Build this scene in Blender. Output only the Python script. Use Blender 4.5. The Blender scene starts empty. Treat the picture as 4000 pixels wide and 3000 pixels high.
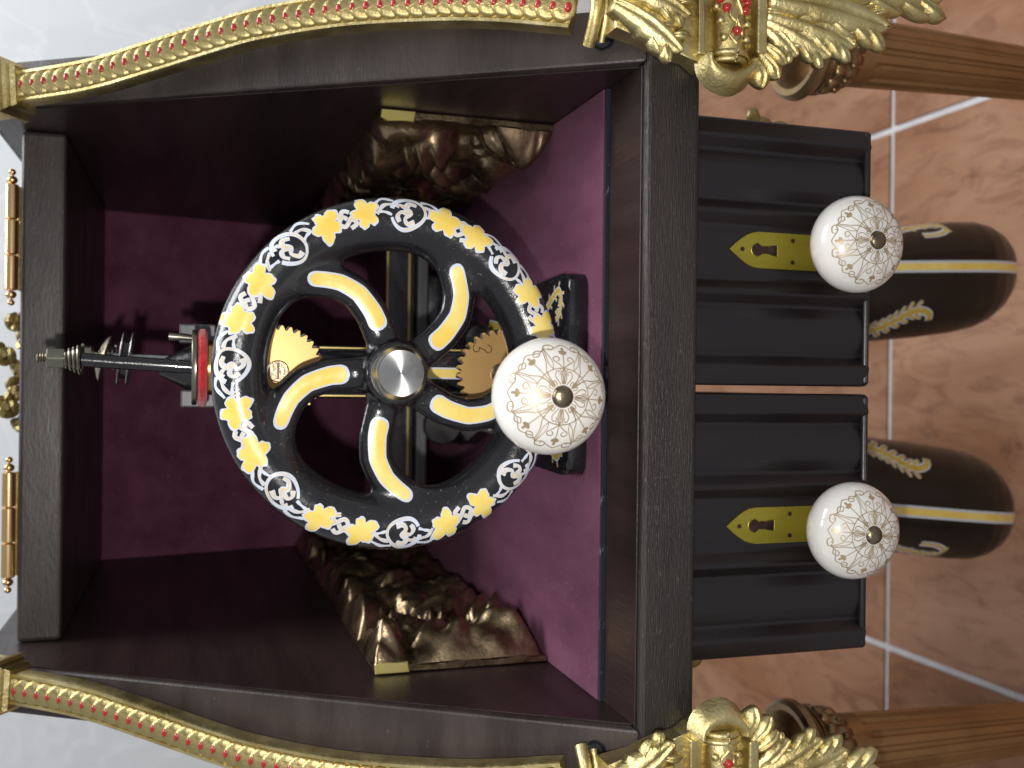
import bpy, bmesh, math, random
import numpy as np
from mathutils import Vector, Matrix

random.seed(4); RNG = np.random.default_rng(4)
SC = bpy.context.scene
COL = SC.collection
pi = math.pi
CAMH = 0.78          # the lens is 78 cm above the floor tiles; lengths below are cm, z measured from lens height

# ------------------------------------------------------------------ camera
th, ro = math.radians(17.4), math.radians(0.65)
Fw = Vector((0, math.cos(th), -math.sin(th))); Up = Vector((0, math.sin(th), math.cos(th))); Rt = Vector((1, 0, 0))
cx_ = -Up*math.cos(ro) + Rt*math.sin(ro)      # the phone was held sideways: picture right = down in the room
cy_ = Rt*math.cos(ro) + Up*math.sin(ro)
M = Matrix.Identity(4)
for i in range(3):
    M[i][0] = cx_[i]; M[i][1] = cy_[i]; M[i][2] = -Fw[i]
M.translation = Vector((0, 0, CAMH))
cam = bpy.data.cameras.new('camera'); camo = bpy.data.objects.new('camera', cam); COL.objects.link(camo)
camo.matrix_world = M
cam.sensor_width = 36; cam.lens = 36; cam.clip_start = 0.01; cam.clip_end = 50
cam.dof.use_dof = True; cam.dof.focus_distance = 0.405; cam.dof.aperture_fstop = 14
SC.camera = camo
SC.render.resolution_x = 1024; SC.render.resolution_y = 768

# ------------------------------------------------------------------ world, lamps, exposure
W = bpy.data.worlds.new('World'); SC.world = W; W.use_nodes = True
W.node_tree.nodes['Background'].inputs[0].default_value = (0.92, 0.95, 1.0, 1)
W.node_tree.nodes['Background'].inputs[1].default_value = 0.37
def lamp(name, typ, loc, power, color=(1, 1, 1), **k):
    l = bpy.data.lights.new(name, typ); l.energy = power; l.color = color
    for a, b in k.items(): setattr(l, a, b)
    o = bpy.data.objects.new(name, l); COL.objects.link(o); o.location = loc
    return o
flash = lamp('phone_flash', 'POINT', (-0.026, -0.004, CAMH+0.013), 5.8, (1.0, 0.97, 0.93), shadow_soft_size=0.0035)
ceil = lamp('ceiling_lamp', 'AREA', (0.95, 0.75, 2.45), 50, (0.96, 0.98, 1.0), shape='RECTANGLE', size=1.5, size_y=0.9)
SC.view_settings.view_transform = 'Standard'; SC.view_settings.look = 'None'
SC.view_settings.exposure = 0.0; SC.view_settings.gamma = 1.0

# ------------------------------------------------------------------ materials
def mat(name, color, rough=0.5, metal=0.0, coat=0.0, var=None, vscale=20, stretch=(1, 1, 1), bump=0.0, bscale=200,
        bstretch=(1, 1, 1), vr=(0.35, 0.65), spec=0.5, sheen=0.0, rvar=0.0, detail=4, speck=None):
    m = bpy.data.materials.new(name); m.use_nodes = True
    nt = m.node_tree; b = nt.nodes['Principled BSDF']
    b.inputs['Base Color'].default_value = (*color, 1); b.inputs['Roughness'].default_value = rough
    b.inputs['Metallic'].default_value = metal; b.inputs['Coat Weight'].default_value = coat
    b.inputs['Coat Roughness'].default_value = 0.08
    b.inputs['Specular IOR Level'].default_value = spec
    if sheen: b.inputs['Sheen Weight'].default_value = sheen; b.inputs['Sheen Roughness'].default_value = 0.45
    tc = nt.nodes.new('ShaderNodeTexCoord')
    def noise(scale, st, det):
        mp = nt.nodes.new('ShaderNodeMapping'); mp.inputs['Scale'].default_value = st
        n = nt.nodes.new('ShaderNodeTexNoise'); n.inputs['Scale'].default_value = scale; n.inputs['Detail'].default_value = det
        n.inputs['Roughness'].default_value = 0.62
        nt.links.new(tc.outputs['Object'], mp.inputs['Vector']); nt.links.new(mp.outputs['Vector'], n.inputs['Vector'])
        return n
    if var:
        n = noise(vscale, stretch, detail)
        r = nt.nodes.new('ShaderNodeValToRGB')
        r.color_ramp.elements[0].position = vr[0]; r.color_ramp.elements[1].position = vr[1]
        r.color_ramp.elements[0].color = (*color, 1); r.color_ramp.elements[1].color = (*var, 1)
        nt.links.new(n.outputs['Fac'], r.inputs['Fac']); nt.links.new(r.outputs['Color'], b.inputs['Base Color'])
    if speck:      # dust, scuffs and pores of a paler tone
        sc, lo, cl, stx = speck
        n = noise(sc, stx, 2); mr = nt.nodes.new('ShaderNodeMapRange'); mr.inputs['From Min'].default_value = lo; mr.inputs['From Max'].default_value = lo+.05
        n2 = noise(sc*.06, (1, 1, 1), 3); mr2 = nt.nodes.new('ShaderNodeMapRange'); mr2.inputs['From Min'].default_value = .42; mr2.inputs['From Max'].default_value = .62
        mu = nt.nodes.new('ShaderNodeMath'); mu.operation = 'MULTIPLY'
        mx = nt.nodes.new('ShaderNodeMix'); mx.data_type = 'RGBA'; mx.inputs['B'].default_value = (*cl, 1); mx.inputs['A'].default_value = (*color, 1)
        nt.links.new(n.outputs['Fac'], mr.inputs['Value']); nt.links.new(n2.outputs['Fac'], mr2.inputs['Value'])
        nt.links.new(mr.outputs['Result'], mu.inputs[0]); nt.links.new(mr2.outputs['Result'], mu.inputs[1])
        nt.links.new(mu.outputs['Value'], mx.inputs['Factor'])
        for l in list(b.inputs['Base Color'].links): nt.links.new(l.from_socket, mx.inputs['A'])
        nt.links.new(mx.outputs['Result'], b.inputs['Base Color'])
    if rvar:
        n = noise(vscale*1.7, stretch, 5)
        mr = nt.nodes.new('ShaderNodeMapRange'); mr.inputs['From Min'].default_value = 0.3; mr.inputs['From Max'].default_value = 0.7
        mr.inputs['To Min'].default_value = max(0.03, rough-rvar); mr.inputs['To Max'].default_value = rough+rvar
        nt.links.new(n.outputs['Fac'], mr.inputs['Value']); nt.links.new(mr.outputs['Result'], b.inputs['Roughness'])
    if bump:
        n = noise(bscale, bstretch, 5)
        bp = nt.nodes.new('ShaderNodeBump'); bp.inputs['Strength'].default_value = bump; bp.inputs['Distance'].default_value = 0.001
        nt.links.new(n.outputs['Fac'], bp.inputs['Height']); nt.links.new(bp.outputs['Normal'], b.inputs['Normal'])
    return m
MT = dict(
    wood=mat('dark_stained_wood', (0.016, 0.009, 0.009), 0.38, var=(0.034, 0.018, 0.017), vscale=30, stretch=(1, 0.12, 1), bump=0.35, bscale=260, bstretch=(1, .1, 1), rvar=0.08),
    wood_edge=mat('dark_wood_end_grain', (0.024, 0.0155, 0.014), 0.42, var=(0.050, 0.036, 0.033), vscale=40, stretch=(.3, 1, 1), bump=0.25, bscale=900, bstretch=(.25, 1, 1), rvar=0.08, speck=(520, .70, (.10, .085, .085), (.5, 1, 1))),
    wood_front=mat('open_pored_black_wood', (0.011, 0.0085, 0.0075), 0.40, var=(0.026, 0.021, 0.018), vscale=45, stretch=(.12, 1, 1), bump=0.5, bscale=1500, bstretch=(.10, 1, 1), rvar=0.10, speck=(1100, .63, (.09, .085, .08), (.3, 1, 1))),
    lacquer=mat('satin_black_lacquer', (0.0075, 0.0055, 0.0065), 0.36, var=(0.011, 0.008, 0.0095), vscale=40, stretch=(1, 1, .2), bump=0.08, bscale=300, rvar=0.07, speck=(650, .73, (.06, .055, .057), (1, 1, .6))),
    enamel=mat('black_enamel', (0.006, 0.006, 0.008), 0.24, coat=0.5, bump=0.22, bscale=420, var=(0.012, 0.012, 0.015), vscale=60, rvar=0.08, speck=(650, .66, (.14, .14, .15), (1, 1, 1))),
    felt=mat('maroon_felt', (0.122, 0.033, 0.068), 0.97, var=(0.222, 0.078, 0.136), vscale=30, bump=1.0, bscale=1500, sheen=0.05, vr=(.34, .70), stretch=(1, .35, 1), detail=9, spec=.2, speck=(600, .68, (.34, .24, .29), (1, 1, 1))),
    felt_edge=mat('worn_felt_edge', (0.006, 0.008, 0.016), 0.8, var=(0.20, 0.21, 0.25), vscale=220, stretch=(.4, 1, 1), vr=(.60, .70), bump=.6, bscale=600),
    gold=mat('gilded_casting', (0.50, 0.39, 0.155), 0.40, metal=1.0, var=(0.75, 0.645, 0.335), vscale=40, bump=0.38, bscale=620, rvar=0.1),
    gold_wear=mat('gilded_casting_groove', (0.22, 0.14, 0.035), 0.5, metal=1.0, var=(0.42, 0.30, 0.09), vscale=120, bump=0.5, bscale=700),
    red=mat('red_enamel_bead', (0.40, 0.018, 0.016), 0.25, coat=0.6),
    bronze=mat('patinated_bronze', (0.095, 0.062, 0.036), 0.27, metal=0.95, var=(0.50, 0.37, 0.225), vscale=40, bump=0.25, bscale=420, rvar=0.12),
    brass=mat('polished_brass', (0.62, 0.42, 0.12), 0.22, metal=1.0, var=(0.72, 0.52, 0.2), vscale=60, bump=0.1, bscale=300),
    hinge=mat('hinge_brass', (0.75, 0.46, 0.24), 0.22, metal=1.0, var=(0.82, 0.60, 0.28), vscale=30),
    plate=mat('olive_brass_plate', (0.30, 0.245, 0.022), 0.42, metal=0.75, var=(0.40, 0.33, 0.045), vscale=45, stretch=(1, 1, .15), bump=0.2, bscale=700, rvar=0.1),
    gear=mat('brushed_gear_brass', (0.54, 0.33, 0.125), 0.42, metal=0.9, var=(0.56, 0.35, 0.14), vscale=40),
    steel=mat('turned_steel', (0.50, 0.50, 0.50), 0.26, metal=1.0, var=(0.24, 0.23, 0.22), vscale=60, bump=.2, bscale=500, rvar=0.1),
    nickel=mat('aged_nickel', (0.33, 0.32, 0.26), 0.3, metal=1.0, var=(0.22, 0.20, 0.15), vscale=70),
    screw=mat('dark_nickel_screw', (0.30, 0.25, 0.17), 0.3, metal=1.0, var=(0.16, 0.12, 0.08), vscale=110, bump=.3, bscale=500),
    copper=mat('thread_copper', (0.40, 0.19, 0.10), 0.4, metal=1.0),
    redfelt=mat('red_felt', (0.60, 0.014, 0.022), 0.95, var=(0.36, 0.006, 0.010), vscale=150, bump=.9, bscale=900, sheen=.4),
    yellow=mat('yellow_paint', (0.86, 0.60, 0.10), 0.32, coat=.3, var=(0.90, 0.73, 0.24), vscale=70, bump=.1, bscale=300),
    white=mat('white_paint', (0.64, 0.68, 0.77), 0.32, coat=.3),
    beige=mat('ochre_paint', (0.66, 0.50, 0.28), 0.36, coat=.3, var=(0.78, 0.70, 0.56), vscale=160),
    oldyellow=mat('faded_yellow_paint', (0.50, 0.33, 0.035), 0.35, var=(0.60, 0.45, 0.10), vscale=80),
    porcelain=mat('glazed_porcelain', (0.70, 0.675, 0.635), 0.13, coat=.5, bump=.05, bscale=250, var=(0.74, 0.72, 0.69), vscale=40),
    giltline=mat('gilt_line', (0.46, 0.35, 0.20), 0.38, metal=.4, var=(0.32, 0.24, 0.14), vscale=160),
    capital=mat('dull_bronze_capital', (0.34, 0.23, 0.11), 0.32, metal=.9, var=(0.22, 0.13, 0.07), vscale=50, bump=.3, bscale=300),
    leg=mat('coppery_gold_column', (0.36, 0.205, 0.088), 0.42, metal=0.75, var=(0.27, 0.148, 0.062), vscale=25, bump=.2, bscale=300, rvar=.08),
    oldgold=mat('dull_gold', (0.30, 0.23, 0.085), 0.42, metal=.9, var=(0.40, 0.32, 0.15), vscale=60, bump=.5, bscale=300),
    pod=mat('brown_black_enamel', (0.009, 0.008, 0.007), 0.30, coat=.15, spec=.4, rvar=.06),
    tab=mat('bright_brass_tab', (0.66, 0.53, 0.15), 0.38, metal=.85, var=(0.74, 0.63, 0.24), vscale=60),
    pinline=mat('gold_pin_line', (0.48, 0.36, 0.12), 0.35, metal=.6),
    grout=mat('pale_grout', (0.55, 0.53, 0.54), 0.85, var=(0.64, 0.62, 0.63), vscale=40, bump=.4, bscale=400),
    hole=mat('dark_lock_metal', (0.10, 0.055, 0.040), 0.35, metal=.8, var=(0.02, 0.015, 0.015), vscale=180),
    dust=mat('dull_steel_bar', (0.07, 0.07, 0.075), 0.5, metal=.6, var=(0.14, 0.14, 0.145), vscale=50, stretch=(.2, 1, 1)),
)
def tile_mat(name, seed, rot):
    m = mat(name, (0.40, 0.20, 0.12), 0.55, spec=.25, bump=.15, bscale=60)
    nt = m.node_tree; b = nt.nodes['Principled BSDF']
    tc = nt.nodes.new('ShaderNodeTexCoord')
    def nz(scale, st, det, dist=0.0, off=0):
        mp = nt.nodes.new('ShaderNodeMapping'); mp.inputs['Scale'].default_value = st; mp.inputs['Location'].default_value = (off+seed, seed*.7, 0)
        mp.inputs['Rotation'].default_value = (0, 0, rot)
        n = nt.nodes.new('ShaderNodeTexNoise'); n.inputs['Scale'].default_value = scale; n.inputs['Detail'].default_value = det; n.inputs['Distortion'].default_value = dist
        n.inputs['Roughness'].default_value = .65
        nt.links.new(tc.outputs['Object'], mp.inputs['Vector']); nt.links.new(mp.outputs['Vector'], n.inputs['Vector']); return n
    n1 = nz(4.5, (1, .32, 1), 6, .6); r1 = nt.nodes.new('ShaderNodeValToRGB')
    e = r1.color_ramp.elements; e[0].position = .36; e[0].color = (.235, .098, .043, 1); e[1].position = .64; e[1].color = (.395, .215, .132, 1)
    n2 = nz(34, (1, .35, 1), 8, 1.6, 5); r2 = nt.nodes.new('ShaderNodeValToRGB')
    e = r2.color_ramp.elements; e[0].position = .30; e[0].color = (.48, .38, .32, 1); e[1].position = .52; e[1].color = (1, 1, 1, 1)
    mx = nt.nodes.new('ShaderNodeMix'); mx.data_type = 'RGBA'; mx.blend_type = 'MULTIPLY'; mx.inputs['Factor'].default_value = .72
    nt.links.new(n1.outputs['Fac'], r1.inputs['Fac']); nt.links.new(n2.outputs['Fac'], r2.inputs['Fac'])
    nt.links.new(r1.outputs['Color'], mx.inputs['A']); nt.links.new(r2.outputs['Color'], mx.inputs['B'])
    nt.links.new(mx.outputs['Result'], b.inputs['Base Color'])
    return m
TILES = [tile_mat('terracotta_tile_%s' % a, s, r) for a, s, r in (('streaked', 1.3, .5), ('mottled', 6.1, 2.2), ('veined', 9.7, .9))]
def wall_mat():
    m = mat('pale_marbled_wall', (0.62, 0.66, 0.68), 0.35)
    nt = m.node_tree; b = nt.nodes['Principled BSDF']; tc = nt.nodes.new('ShaderNodeTexCoord')
    n = nt.nodes.new('ShaderNodeTexNoise'); n.inputs['Scale'].default_value = 5.5; n.inputs['Detail'].default_value = 5; n.inputs['Distortion'].default_value = 1.4
    r = nt.nodes.new('ShaderNodeValToRGB'); e = r.color_ramp.elements
    e[0].position = .46; e[0].color = (.80, .835, .85, 1); e[1].position = .54; e[1].color = (.80, .835, .85, 1)
    k = e.new(.5); k.color = (.88, .90, .92, 1)
    nt.links.new(tc.outputs['Object'], n.inputs['Vector']); nt.links.new(n.outputs['Fac'], r.inputs['Fac']); nt.links.new(r.outputs['Color'], b.inputs['Base Color'])
    return m
MT['wall'] = wall_mat()
def turned_mat():
    m = mat('turned_hub_steel', (0.55, 0.54, 0.53), 0.27, metal=1.0, var=(0.30, 0.28, 0.26), vscale=70, vr=(.5, .75))
    nt = m.node_tree; b = nt.nodes['Principled BSDF']; b.inputs['Anisotropic'].default_value = 0.9
    t = nt.nodes.new('ShaderNodeTangent'); t.direction_type = 'RADIAL'; t.axis = 'Y'
    nt.links.new(t.outputs['Tangent'], b.inputs['Tangent'])
    return m
MT['turned'] = turned_mat()

# ------------------------------------------------------------------ object helpers (all lengths cm, z from lens height)
BASE = {}
def w(p): return Vector((p[0]*.01, p[1]*.01, p[2]*.01+CAMH))
def thing(name, label, cat, base, group=None):
    o = bpy.data.objects.new(name, None); COL.objects.link(o); o.empty_display_size = .02
    o.location = w(base); o['label'] = label; o['category'] = cat
    if group: o['group'] = group
    BASE[o] = base
    return o
def mesh_data(name, pieces, base, smooth=True, sharp=40, recalc=True):
    vs, fs, mi, mats = [], [], [], []
    for v, f, m in pieces:
        v = np.asarray(v, float); off = len(vs)
        vs.extend((v-np.array(base, float))*.01)
        if m not in mats: mats.append(m)
        k = mats.index(m)
        for q in f: fs.append([i+off for i in q]); mi.append(k)
    me = bpy.data.meshes.new(name); me.from_pydata([tuple(x) for x in vs], [], fs)
    for m in mats: me.materials.append(MT[m] if isinstance(m, str) else m)
    me.polygons.foreach_set('material_index', mi)
    if recalc:
        bm = bmesh.new(); bm.from_mesh(me); bmesh.ops.recalc_face_normals(bm, faces=bm.faces); bm.to_mesh(me); bm.free()
    if smooth:
        me.polygons.foreach_set('use_smooth', [True]*len(me.polygons))
        if sharp: me.set_sharp_from_angle(angle=math.radians(sharp))
    me.update(); return me
def part(name, geo, m, parent, smooth=True, sharp=40, recalc=True, label=None):
    """geo = (verts, faces) in absolute cm, or a list of (verts, faces, material)"""
    base = BASE[parent]
    pieces = [(geo[0], geo[1], m)] if isinstance(geo, tuple) else geo
    o = bpy.data.objects.new(name, mesh_data(name, pieces, base, smooth, sharp, recalc)); COL.objects.link(o)
    o.parent = parent; BASE[o] = base
    if label: o['label'] = label
    return o
def piece(name, me, parent, loc, rot=None, scale=None):
    """one more piece sharing mesh data, placed at loc (cm)"""
    o = bpy.data.objects.new(name, me); COL.objects.link(o); o.parent = parent
    b = BASE[parent]; o.location = Vector([(loc[i]-b[i])*.01 for i in range(3)])
    if rot is not None: o.rotation_euler = rot.to_euler() if isinstance(rot, Matrix) else rot
    if scale: o.scale = scale
    return o
def structure(name, geo, m, base, smooth=False):
    o = bpy.data.objects.new(name, mesh_data(name, [(geo[0], geo[1], m)], base, smooth)); COL.objects.link(o)
    o.location = w(base); o['kind'] = 'structure'; BASE[o] = base
    return o

# ------------------------------------------------------------------ geometry helpers
def box(x0, x1, y0, y1, z0, z1, bev=0.0, seg=2):
    bm = bmesh.new()
    bmesh.ops.create_cube(bm, size=1)
    for v in bm.verts: v.co = Vector(((x0+x1)/2+v.co.x*(x1-x0), (y0+y1)/2+v.co.y*(y1-y0), (z0+z1)/2+v.co.z*(z1-z0)))
    if bev: bmesh.ops.bevel(bm, geom=bm.edges[:], offset=bev, segments=seg, affect='EDGES', profile=.5)
    return dump(bm)
def dump(bm):
    bm.verts.index_update()
    r = ([tuple(v.co) for v in bm.verts], [[v.index for v in f.verts] for f in bm.faces]); bm.free(); return r
def prism(poly, axis, a0, a1, bev=0.0, seg=2, which='all'):
    """poly: 2D points, extruded along axis from a0 to a1"""
    idx = {'x': (1, 2, 0), 'y': (0, 2, 1), 'z': (0, 1, 2)}[axis]
    bm = bmesh.new()
    def mk(p, a):
        c = [0, 0, 0]; c[idx[0]] = p[0]; c[idx[1]] = p[1]; c[idx[2]] = a; return bm.verts.new(c)
    A = [mk(p, a0) for p in poly]; B = [mk(p, a1) for p in poly]
    fa = bm.faces.new(A); fb = bm.faces.new(B)
    n = len(poly)
    for i in range(n): bm.faces.new((A[i], A[(i+1) % n], B[(i+1) % n], B[i]))
    if bev:
        if which == 'all': es = bm.edges[:]
        elif which == 'a1': es = fb.edges[:]
        elif which == 'a0': es = fa.edges[:]
        else: es = list(set(fa.edges[:]) | set(fb.edges[:]))
        bmesh.ops.bevel(bm, geom=es, offset=bev, segments=seg, affect='EDGES', profile=.5)
    return dump(bm)
def rings(rows, closed=True, caps=(True, True)):
    """skin a list of rings (same count) of 3D points"""
    n = len(rows[0]); v = [p for r in rows for p in r]; f = []
    for i in range(len(rows)-1):
        for j in range(n if closed else n-1):
            a, b = i*n+j, i*n+(j+1) % n
            f.append([a, b, b+n, a+n])
    if caps[0]: f.append(list(range(n))[::-1])
    if caps[1]: f.append([(len(rows)-1)*n+j for j in range(n)])
    return v, f
def lathe(prof, c, axis='z', n=32, rot=None, rfun=None, caps=(True, True)):
    """prof: (radius, along-axis) list"""
    rows = []
    for r, h in prof:
        row = []
        for j in range(n):
            a = 2*pi*j/n; rr = r if rfun is None else rfun(r, h, a)
            p = {'z': Vector((rr*math.cos(a), rr*math.sin(a), h)), 'y': Vector((rr*math.cos(a), h, rr*math.sin(a))),
                 'x': Vector((h, rr*math.cos(a), rr*math.sin(a)))}[axis]
            if rot: p = rot @ p
            row.append((p.x+c[0], p.y+c[1], p.z+c[2]))
        rows.append(row)
    return rings(rows, True, caps)
def tube(pts, r, n=10):
    P = [Vector(p) for p in pts]; rows = []; k = len(P)
    up = Vector((0, 0, 1))
    for i, p in enumerate(P):
        t = (P[min(i+1, k-1)]-P[max(i-1, 0)]).normalized()
        s = t.cross(up)
        if s.length < 1e-3: s = t.cross(Vector((0, 1, 0)))
        s.normalize(); q = s.cross(t)
        rr = r[i] if isinstance(r, (list, tuple)) else r
        rows.append([tuple(p+(s*math.cos(2*pi*j/n)+q*math.sin(2*pi*j/n))*rr) for j in range(n)])
    return rings(rows)
def join(*gs):
    v, f = [], []
    for a, b in gs:
        o = len(v); v.extend(a); f.extend([[i+o for i in q] for q in b])
    return v, f
def sphere(c, r, n=12, m=8, sq=(1, 1, 1)):
    rows = []
    for i in range(1, m):
        a = pi*i/m; rows.append([(c[0]+sq[0]*r*math.sin(a)*math.cos(2*pi*j/n), c[1]+sq[1]*r*math.sin(a)*math.sin(2*pi*j/n), c[2]+sq[2]*r*math.cos(a)) for j in range(n)])
    return rings(rows)
def resample(pts, step):
    P = np.array(pts, float); d = np.r_[0, np.cumsum(np.linalg.norm(np.diff(P, axis=0), axis=1))]
    k = max(2, int(d[-1]/step)+1); t = np.linspace(0, d[-1], k)
    return np.stack([np.interp(t, d, P[:, i]) for i in range(P.shape[1])], 1)
def smooth_curve(pts, k=40):
    """Catmull-Rom through 2D/3D points"""
    P = np.array(pts, float); P = np.vstack([2*P[0]-P[1], P, 2*P[-1]-P[-2]]); out = []
    n = len(P)-3; per = max(2, k//n)
    for i in range(n):
        p0, p1, p2, p3 = P[i:i+4]
        for t in np.linspace(0, 1, per, endpoint=False):
            out.append(.5*((2*p1)+(-p0+p2)*t+(2*p0-5*p1+4*p2-p3)*t*t+(-p0+3*p1-3*p2+p3)*t**3))
    out.append(P[-2]); return np.array(out)
def spiral(cx, cy, r0, r1, a0, turns, n=18):
    t = np.linspace(0, 1, n); a = a0+turns*2*pi*t; r = r0+(r1-r0)*t
    return np.stack([cx+r*np.cos(a), cy+r*np.sin(a)], 1)
def stroke(pts, wd, S, step=.06, taper=False):
    """painted stroke: 2D polyline of width wd laid on the surface S(u,v)->3D"""
    P = resample(pts, step); n = len(P)
    T = np.gradient(P, axis=0); T /= np.linalg.norm(T, axis=1)[:, None]+1e-9
    N = np.stack([-T[:, 1], T[:, 0]], 1)
    if callable(wd): wv = np.array([wd(t) for t in np.linspace(0, 1, n)])
    else: wv = np.full(n, wd)
    if taper: wv = wv*np.clip(np.sin(np.linspace(.12, pi-.12, n))*2.2, .25, 1)
    q = np.concatenate([P+N*wv[:, None]/2*s for s in (-1, -.4, .4, 1)])
    v = S(q[:, 0], q[:, 1]); f = []
    for k in range(3):
        for i in range(n-1): f.append([k*n+i, k*n+i+1, (k+1)*n+i+1, (k+1)*n+i])
    return v, f
def blob(c, rf, S, n=40, nr=6, rot=0.0):
    """painted star-shaped patch: radius rf(angle) round c, laid on surface S"""
    a = np.linspace(0, 2*pi, n, endpoint=False); r = np.array([rf(x) for x in a])
    u, vv = [c[0]], [c[1]]
    for k in range(1, nr+1):
        u += list(c[0]+r*k/nr*np.cos(a+rot)); vv += list(c[1]+r*k/nr*np.sin(a+rot))
    v = S(np.array(u), np.array(vv)); f = [[0, 1+j, 1+(j+1) % n] for j in range(n)]
    for k in range(nr-1):
        for j in range(n): f.append([1+k*n+j, 1+(k+1)*n+j, 1+(k+1)*n+(j+1) % n, 1+k*n+(j+1) % n])
    return v, f
def surface_nets(fn, lo, hi, h):
    ax = [np.arange(lo[i], hi[i]+h, h) for i in range(3)]
    X, Y, Z = np.meshgrid(*ax, indexing='ij'); D = fn(X, Y, Z)
    nx, ny, nz = D.shape; ins = D < 0
    c = np.zeros((nx-1, ny-1, nz-1), int); ssum = np.zeros((nx-1, ny-1, nz-1, 3)); cnt = np.zeros((nx-1, ny-1, nz-1))
    for dx in (0, 1):
        for dy in (0, 1):
            for dz in (0, 1): c += ins[dx:nx-1+dx, dy:ny-1+dy, dz:nz-1+dz]
    def acc(o, axn):
        s0 = tuple(slice(o[i], [nx, ny, nz][i]-1+o[i]) for i in range(3)); o2 = list(o); o2[axn] += 1
        s1 = tuple(slice(o2[i], [nx, ny, nz][i]-1+o2[i]) for i in range(3))
        d0, d1 = D[s0], D[s1]; m = (d0 < 0) != (d1 < 0)
        with np.errstate(all='ignore'): t = np.where(m, d0/(d0-d1), 0)
        p = np.zeros(d0.shape+(3,)); p[..., 0] = o[0]; p[..., 1] = o[1]; p[..., 2] = o[2]; p[..., axn] += t
        ssum[m] += p[m]; cnt[m] += 1
    for a in (0, 1):
        for b in (0, 1): acc((0, a, b), 0); acc((a, 0, b), 1); acc((a, b, 0), 2)
    act = (c > 0) & (c < 8); ids = -np.ones(act.shape, int); I = np.argwhere(act); ids[act] = np.arange(len(I))
    V = (I+ssum[act]/cnt[act][:, None])*h+np.array(lo)
    F = []
    m = ins[:-1, 1:-1, 1:-1] != ins[1:, 1:-1, 1:-1]
    for i, j, k in np.argwhere(m): F.append((ids[i, j, k], ids[i, j+1, k], ids[i, j+1, k+1], ids[i, j, k+1]))
    m = ins[1:-1, :-1, 1:-1] != ins[1:-1, 1:, 1:-1]
    for i, j, k in np.argwhere(m): F.append((ids[i, j, k], ids[i+1, j, k], ids[i+1, j, k+1], ids[i, j, k+1]))
    m = ins[1:-1, 1:-1, :-1] != ins[1:-1, 1:-1, 1:]
    for i, j, k in np.argwhere(m): F.append((ids[i, j, k], ids[i+1, j, k], ids[i+1, j+1, k], ids[i, j+1, k]))
    return V, [[int(a) for a in q] for q in F]

CX = -0.44            # the cabinet's middle lies a little left of the lens
# ================================================================== SETTING
FZ = -78.0
fl = structure('floor', box(-150, 150, 5, 189, FZ-2, FZ-.35), 'grout', (0, 100, FZ-1))
for i in range(-2, 2):
    for j in range(0, 4):
        x0 = -30.3+i*60.6+.0; y0 = -18.9+j*60.1
        t = part('tile', box(x0+.38, x0+60.22, max(y0+.38, 6), min(y0+59.7, 188), FZ-.34, FZ, .12, 2), TILES[(i*2+j) % 3], fl, smooth=False)
structure('wall', box(-220, 220, 190, 194, FZ-2, 170), 'wall', (0, 190, FZ))

# ================================================================== CABINET
XL, XR, T = CX-13.92, CX+13.92, 2.3
cab = thing('sewing_machine_cabinet', 'dark brown wooden cabinet with sloping open front and maroon felt lining', 'cabinet', (CX, 60, -20.4))
side = [(39.0, -17.95), (57.3, 10.3), (96.5, 10.3), (96.5, -17.95)]
for x0, x1 in ((XL-T, XL), (XR, XR+T)):
    part('side_panel', prism(side, 'x', x0, x1, .12, 2), 'wood_edge', cab, smooth=False)
    xi = XL+.02 if x0 < CX-5 else XR-.02
    s_ = [(39.6, -17.3), (57.3, 10.0), (92, 10.0), (92, -17.9), (40, -17.9)]
    # polished inner veneer of the side
    part('side_veneer', prism([(39.7, -17.9), (57.15, 9.9), (90, 9.9), (92.4, -17.9)], 'x', min(xi, xi+(.06 if xi < 0 else -.06)), max(xi, xi+(.06 if xi < 0 else -.06))), 'wood', cab, smooth=False)
part('bottom_board', box(XL-T-.1, XR+T+.1, 39.0, 96.5, -20.45, -17.96, .22, 3), 'wood_front', cab, smooth=False)
part('front_ledge', box(XL+.09, XR-.09, 39.35, 42.65, -17.955, -17.88, .02), 'wood', cab, smooth=False)
def fedge():
    v, f = box(XL+.1, XR-.1, 42.80, 43.05, -17.95, -17.72, .02); return v, f
part('felt_trim', fedge(), 'felt_edge', cab, smooth=False)
part('felt_floor', box(XL+.1, XR-.1, 43.0, 92.4, -17.95, -17.66, .05), 'felt', cab, smooth=False)
part('back_lining', prism([(92.75, -17.6), (86.9, 7.3), (88.1, 7.3), (94.0, -17.6)], 'x', XL+.09, XR-.09), 'felt', cab, smooth=False)
part('back_board', prism([(94.05, -17.9), (88.2, 10.0), (90.4, 10.0), (96.3, -17.9)], 'x', XL+.09, XR-.09), 'wood', cab, smooth=False)
part('top_board', box(XL+.1, XR-.1, 60.5, 88.0, 6.6, 8.85, .25, 3), 'wood_edge', cab, smooth=False)
for sx in (-1, 1):       # black dome screws on the slanted fronts of the sides, just under the rails' collars
    part('screw_cap', sphere((CX+sx*15.0, 39.9, -16.3), .55, 16, 10, (1, .7, 1)), 'enamel', cab)
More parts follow.
